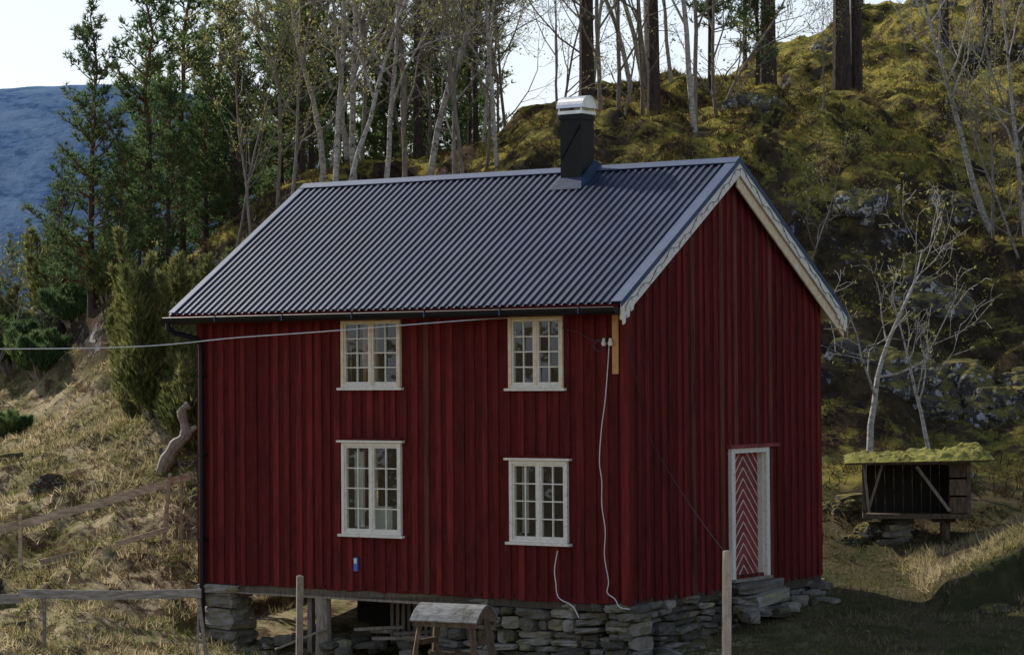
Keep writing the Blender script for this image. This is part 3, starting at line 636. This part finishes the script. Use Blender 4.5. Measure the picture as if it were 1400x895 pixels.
def bare(name,seed,Hh,r0,bark,kids=(12,5,4),spread=(.5,.95),up=.10,buds=0,start=.25,lean=(0,0),ratio=.42,tw=.006,wob=.07,budm=None):
    rnd=random.Random(seed); rng=np.random.default_rng(seed); mb=MB(); tips=[];
    ns=(11,5,3,2); mn=(8,5,4,3)
    def grow(p,d,L,r,l):
        n=ns[l]; pts=[p]; rr=[r]; ds=[d]
        for i in range(n):
            k=wob*(1+l*1.4)
            d=(d+V((rnd.gauss(0,k),rnd.gauss(0,k),rnd.gauss(0,k)+up*(0 if l==0 else 1)))).normalized()
            p=p+d*L/n; pts.append(p); ds.append(d); rr.append(max(tw,r*(1-.85*(i+1)/n)))
        mb.tube(pts,rr,mn[l],0,False)
        if l>=len(kids): tips.append((pts[-1],d)); return
        nk=max(2,int(round(kids[l]*rnd.uniform(.75,1.25))))
        for k in range(nk):
            t=(start if l==0 else .2)+(1-(start if l==0 else .2))*(k+rnd.random())/nk; u=min(t*n,n-1e-3); i=int(u)
            c=pts[i].lerp(pts[i+1],u-i); dd=ds[i+1]; ax=dd.orthogonal().normalized(); ax.rotate(Quaternion(dd,rnd.uniform(0,6.28)))
            cd=dd.copy(); cd.rotate(Quaternion(ax,rnd.uniform(*spread)))
            rad=rr[i]+(rr[i+1]-rr[i])*(u-i)
            grow(c,cd,L*ratio*rnd.uniform(.6,1.2)*(1.25-.75*t),max(tw,rad*.6),l+1)
    grow(V((0,0,-.4)),V((lean[0],lean[1],1)).normalized(),Hh,r0,0)
    if buds:
        P=[];D=[]
        for p,d in tips:
            for _ in range(buds): P.append(tuple(p+V((rnd.gauss(0,.12),rnd.gauss(0,.12),rnd.gauss(0,.12))))); D.append(tuple(d))
        mb.tris(blades(np.array(P),np.array(D),(.04,.10),.022,.6,2,rng),1)
    return mb.mesh(name,[bark,budm or m_bud],True)
def juniper(name,seed,Hh,R,nsp,nb,mat=m_juniper,L=(.10,.22)):
    rnd=random.Random(seed); rng=np.random.default_rng(seed); mb=MB(); PP=[];DD=[]
    for s in range(nsp):
        a=rnd.uniform(0,6.28); rr=R*.62*math.sqrt(rnd.random()); cx,cy=rr*math.cos(a),rr*math.sin(a); h=Hh*(1-.5*(rr/R)**1.2)*rnd.uniform(.72,1.08) if s else Hh
        r=R*rnd.uniform(.30,.5); m=int(nb/nsp)
        t=rng.random(m)**.85; rad=r*np.sqrt(rng.random(m))*(1-t**2.2)*np.minimum(1,.45+t*3); an=rng.uniform(0,6.283,m)
        lx=cx*t*1.15
        P=np.stack([lx*1.0+cx*.25+rad*np.cos(an),cy*t*1.15+cy*.25+rad*np.sin(an),t*h],1)
        P+=np.array([[.5*nz(V(tuple(p*1.7))),.5*nz(V(tuple(p*1.7+9))),0] for p in P])*.35
        D=np.stack([np.cos(an)*.6,np.sin(an)*.6,np.ones(m)],1); PP.append(P);DD.append(D)
        mb.tube([(cx*.2,cy*.2,-.3),(cx*.8,cy*.8,h*.4),(cx*1.1,cy*1.1,h*.85)],[.06,.04,.01],5,0,False)
    mb.tris(blades(np.concatenate(PP),np.concatenate(DD),L,.018,.3,4,rng),1)
    return mb.mesh(name,[m_alder,mat])
def put(me,name,x,y,s=1,rz=None,dz=0,rot=None):
    rz=random.uniform(0,6.28) if rz is None else rz
    return place(me,name,(x,y,h1(x,y)+dz),rz,s,rot=rot)
pines=[pine('pine_tree_a',1,10,.12,.9,2.0,m_needle,dens=1.25),pine('pine_tree_b',2,10,.11,2.0,1.6,m_needle,dens=1.1),pine('pine_tree_c',3,10,.13,.6,2.2,m_needle2,dens=1.25),pine('pine_tree_d',4,10,.11,3.0,1.7,m_needle2)]
talls=[pine('tall_pine_a',11,17,.22,9.5,2.4,m_needle2,step=.6,dens=.6),pine('tall_pine_b',12,17,.19,10.0,2.2,m_needle2,step=.6,dens=.6)]
bares=[bare('birch_a',21,10,.075,m_birch,buds=2),bare('birch_b',22,10,.065,m_alder,buds=2,start=.15),bare('birch_c',23,10,.06,m_alder,buds=5,kids=(14,5,4)),bare('birch_d',24,10,.08,m_birch,buds=1,start=.4)]
small=[bare('birch_s1',31,5.4,.085,m_birch,kids=(8,5,4),start=.30,ratio=.62,spread=(.4,.8),buds=1,wob=.10),bare('birch_s2',32,4.0,.055,m_birch,kids=(7,4,3),start=.4,ratio=.45,buds=1)]
multi=[bare('alder_m%d'%i,40+i,6,.055,m_alder,kids=(9,5,4),start=.12,ratio=.5,buds=(3 if i else 1),lean=(.25*(i-1),.1)) for i in range(3)]
for x,y,s,k in ((-10.0,72,.98,0),(-11.3,70,.86,2),(-9.35,74,1.02,1),(-8.5,76,.82,0),(-7.9,74,.76,2),(-12.4,72,.50,2),(-10.7,76,.72,1),(-13.6,78,.42,2),(-14.6,79,.40,1),(-9.1,69,.6,2),(-8.2,70,.5,0),(-10.3,69,.5,0),
   (-12.0,84,.56,2),(-11.2,88,.7,0),(-10.2,86,.72,2),(-13.8,88,.45,1),(-15.6,88,.42,2),(-14.9,84,.38,0),(-9.4,80,.8,2),(-7.4,70,.55,2),(-16.5,86,.40,0)):
    put(pines[k],'pine_tree',x,y,s)
rf=random.Random(5)
cnt=0
while cnt<23:
    y=rf.uniform(71,96); x=rf.uniform(-.105*y+.4,-.01*y) if cnt<20 else rf.uniform(.01*y,.10*y)
    s=rf.uniform(.6,1.05)
    if x/y<-.098: s*=.62
    put(pines[rf.choice((0,0,1,1,2,3))],'pine_tree',x,y,s,dz=-.1); cnt+=1
for i in range(30):
    y=rf.uniform(64.5,84); x=rf.uniform(-.092*y,.075*y)
    put(bares[rf.randint(0,3)],'birch_tree',x,y,rf.uniform(.75,1.2))
for x,y,s,k in ((-4.6,66,1.2,0),(-3.9,67,1.2,3),(-2.7,66.5,1.2,1),(-6.6,67,.8,2),(-7.2,67.5,.7,2),(-1.2,66,1,2),(-5.6,66,1,2),(-3.3,66,1.1,0),(-2.0,67,1.2,3),(-5.0,68,1.1,3),(-.3,66.5,.9,0),(-6.1,68,.9,1)):
    put(bares[k],'birch_tree',x,y,s)
for x,y,s,k in ((2.06,70,1.0,0),(3.85,70,.95,1),(7.55,76,1.1,0),(9.7,76,1.25,0),(10.15,76.3,1.0,1),(13.2,79,.75,1),(14.5,79,.9,0),(-2.6,73,.8,1),(11.8,88,.8,0)):
    put(talls[k],'pine_tree',x,y,s)
for x,y,s,k in ((5.4,70,1.0,0),(5.6,70.3,1.15,1),(1.2,67,.8,1),(2.9,67,.7,2),(8.3,69,.55,1),(12.2,62,.75,0),(11.6,63,.85,1),(12.9,66,1.0,0),(6.9,60.5,.5,2),(14,70,.9,2),(-8.9,62,.5,1),(-14,70,.7,0),(-15,74,.8,1)):
    put(multi[k],'alder_tree',x,y,s)
put(small[0],'birch_tree',7.1,52.4,1.02,rz=.4); put(small[1],'birch_tree',8.45,52.6,1.1,rz=2)
lb=bare('birch_lean',51,9.5,.09,m_birch,kids=(11,5,4),start=.3,lean=(-.42,0),wob=.05,buds=1); put(lb,'birch_tree',12.1,65,1,rz=0)
put(bares[0],'birch_tree',12.7,64,.9); 
sn=bare('dead_tree',61,4.4,.07,m_pinebark,kids=(9,3),start=.3,spread=(.7,1.2)); put(sn,'dead_tree',-12.9,74,1.15)
ju=[juniper('juniper_a',71,3.5,1.05,18,9500),juniper('juniper_b',72,2.0,1.0,18,6500),juniper('bush_c',73,1.1,1.3,20,5000,m_needle)]
put(ju[0],'juniper_bush',-7.75,56.5,1.12); put(ju[0],'juniper_bush',-6.75,55.5,.78,rz=2); put(ju[1],'juniper_bush',-6.55,54.8,1.0); put(ju[0],'juniper_bush',-8.35,58,.8,rz=4)
for x,y,s,k in ((-12.6,70,1,2),(-13.8,72,1.2,2),(-11.9,71,.9,2),(-10.9,70,.8,1),(-9.5,67,1,1),(-14.6,73,1.3,1),(-15.2,70,1.1,2),(-8.2,65,1.1,2),(-13.2,76,1.3,1),(-7.4,63,.9,1),(-12.7,66,.6,2),(-15,66,.8,2)):
    put(ju[k],'juniper_bush',x,y,s)
def boulder(name,seed,mat=m_rock):
    import bmesh
    bm=bmesh.new(); bmesh.ops.create_icosphere(bm,subdivisions=5,radius=1)
    for v in bm.verts:
        p=v.co.copy(); d=1+.45*nz(p*1.1+V((seed,0,0)))+.30*abs(nz(p*2.2+V((seed,3,0))))-.1+.10*nz(p*5+V((seed,0,5)))+.04*nz(p*12+V((seed,0,5)))
        q_=p*d; q_.x=max(-.95,q_.x); q_.z=min(.85+.1*q_.x,q_.z); v.co=V((q_.x,q_.y*.8,q_.z*.8))
    me=bpy.data.meshes.new(name); bm.to_mesh(me); bm.free(); me.materials.append(mat); 
    return me
bs=[boulder('boulder_%d'%i,i*7.3) for i in range(4)]
for x,y,s,k in ((8.3,57.3,1.2,0),(9.9,57.8,1.3,1),(10.6,57.0,.9,2),(7.7,57.4,1.0,3),(11.6,57.5,1.0,0),(9.2,56.6,.7,3),(8.5,62.5,1.0,2),(10.9,66,.8,0),(9.6,60.5,1.0,1),(11.0,84,1.3,2),(14.2,86,1.2,1),(4.8,67,.8,1),(6.6,70,.7,2),
    (7.0,50.6,.45,0),(6.6,51.6,.7,1),(8.9,53.5,.8,2),(6.5,50.2,.3,2),(-12.4,74.2,1.5,0),(-11.3,74,1.0,2),(-7.9,66.6,1.3,3),(-6.1,65.6,1.1,1),(-6.0,52,.7,2),(-6.3,53.2,.8,0),(-6.8,54.6,.7,3),(-9.4,53.5,.45,3),(-8.9,46.5,.3,1),(-7.1,50.8,.45,2),(12.9,58,1,3),(12.5,53,.8,0),(-6.2,47.6,.35,1),(9.4,45.2,.6,2),(8.3,44.9,.4,0),(-11.5,59,.6,1),(-10.4,56.5,.5,0),(-12.2,62,.8,2),(-9.8,48.5,.35,0)):
    o=put(bs[k],'boulder',x,y,s,dz=-.35*s); o.scale=(s*random.uniform(.9,1.3),s,s*random.uniform(.8,1.1))
rng=np.random.default_rng(9)
def scatter(name,n,xr,yr,mask,Lr,wd,mat,nb=3,spread=.45,clump=0,cs=1.4):
    x=rng.uniform(*xr,n); y=rng.uniform(*yr,n)
    keep=mask(x,y); x=x[keep];y=y[keep]
    if clump:
        kp=np.array([nz(V((a*cs,b*cs,clump)))>rng.uniform(-.25,.15) for a,b in zip(x,y)]); x=x[kp];y=y[kp]
    lx,ly=toloc(x,y); k=~((lx>-9.1)&(lx<.1)&(ly>-.1)&(ly<6.6)); x=x[k];y=y[k]
    z=H(x,y)-.02; P=np.stack([x,y,z],1); D=np.tile([0,0,1.],(len(x),1)); D[:,0]=rng.normal(.0,.3,len(x)); D[:,1]=rng.normal(.0,.3,len(x))
    mb=MB(); mb.tris(blades(P,D,Lr,wd,spread,nb,rng),0); mb.obj(name,[mat])
scatter('grass',36000,(-14,-4.2),(41,68),lambda x,y:(x/y>-.21)&(x<-.6+0*y),(.08,.26),.011,m_straw,3,.7,3.3)
m_gr=leafmat('lawn_grass',(.12,.13,.045),(.25,.20,.11),.3,.6)
m_gr2=leafmat('green_grass',(.15,.21,.05),(.25,.25,.08),.3,.6)
scatter('grass',22000,(-5,14),(37.5,50.5),lambda x,y:(x/y<.22),(.05,.18),.010,m_gr,3,.55)
scatter('grass',6000,(7.2,12),(45.2,49.5),lambda x,y:(x/y<.22),(.10,.30),.011,m_straw,3,.7,4.4)
scatter('grass',14000,(-14,-4.2),(41,60),lambda x,y:(x/y>-.21),(.05,.16),.012,m_gr2,3,.6,8.8,.8)
scatter('undergrowth',12000,(-14,-5),(42,66),lambda x,y:(x/y>-.21),(.08,.24),.012,m_under,3,.8,6.1,1.1)
scatter('undergrowth',32000,(3,17),(50,84),lambda x,y:(x/y<.21)&(x/y>.03),(.08,.28),.014,m_under,3,.7,5.1)
scatter('moss',24000,(3,17),(57,90),lambda x,y:(x/y<.21)&(x/y>.02),(.05,.14),.022,m_mossy,3,.7,7.7,.8)
scatter('undergrowth',14000,(-9,6),(58,76),lambda x,y:(x/y>-.13),(.08,.25),.015,m_under,3,.7,2.1)
scatter('undergrowth',6000,(-17,-6),(62,84),lambda x,y:(x/y>-.22),(.08,.25),.015,m_straw,3,.7,2.1)
# ------------------------------------------------------------------ light, sky, camera
el=math.radians(39); S=V((-.72*math.cos(el),.694*math.cos(el),math.sin(el))).normalized()
sun=bpy.data.lights.new('sun','SUN'); sun.energy=5.0; sun.angle=math.radians(.53); sun.color=(1,.93,.82)
so=bpy.data.objects.new('sun',sun); sc.collection.objects.link(so); so.rotation_euler=S.to_track_quat('Z','Y').to_euler(); so.location=(0,0,50)
w=bpy.data.worlds.new('World'); sc.world=w; w.use_nodes=True; nt=w.node_tree; bg=nt.nodes['Background']
sky=nt.nodes.new('ShaderNodeTexSky'); sky.sky_type='NISHITA'; sky.sun_disc=False; sky.sun_elevation=math.asin(S.z); sky.sun_rotation=math.atan2(S.x,S.y)
tc=nt.nodes.new('ShaderNodeTexCoord'); sp=nt.nodes.new('ShaderNodeSeparateXYZ'); nt.links.new(tc.outputs['Generated'],sp.inputs[0])
mr=nt.nodes.new('ShaderNodeMapRange'); mr.inputs[1].default_value=0; mr.inputs[2].default_value=.5; mr.inputs[3].default_value=.7; mr.inputs[4].default_value=0.03; nt.links.new(sp.outputs[2],mr.inputs[0])
cl=mixc(nt,mr.outputs[0],(0,0,0),(7.4,7.6,8.0)); nt.links.new(sky.outputs[0],cl.node.inputs[6])
nt.links.new(cl,bg.inputs[0]); bg.inputs[1].default_value=.14
cam=bpy.data.cameras.new('camera'); cam.sensor_width=36; cam.lens=91.6; cam.clip_end=12000; cam.clip_start=.1
co=bpy.data.objects.new('camera',cam); sc.collection.objects.link(co); sc.camera=co
co.matrix_world=Matrix.Translation((0,0,3.59))@Matrix.Rotation(math.radians(90+1.05),4,'X')@Matrix.Rotation(math.radians(-.41),4,'Z')
sc.view_settings.view_transform='Standard'; sc.view_settings.look='None'; sc.view_settings.exposure=0
print('VERTS',sum(len(m.vertices) for m in bpy.data.meshes))
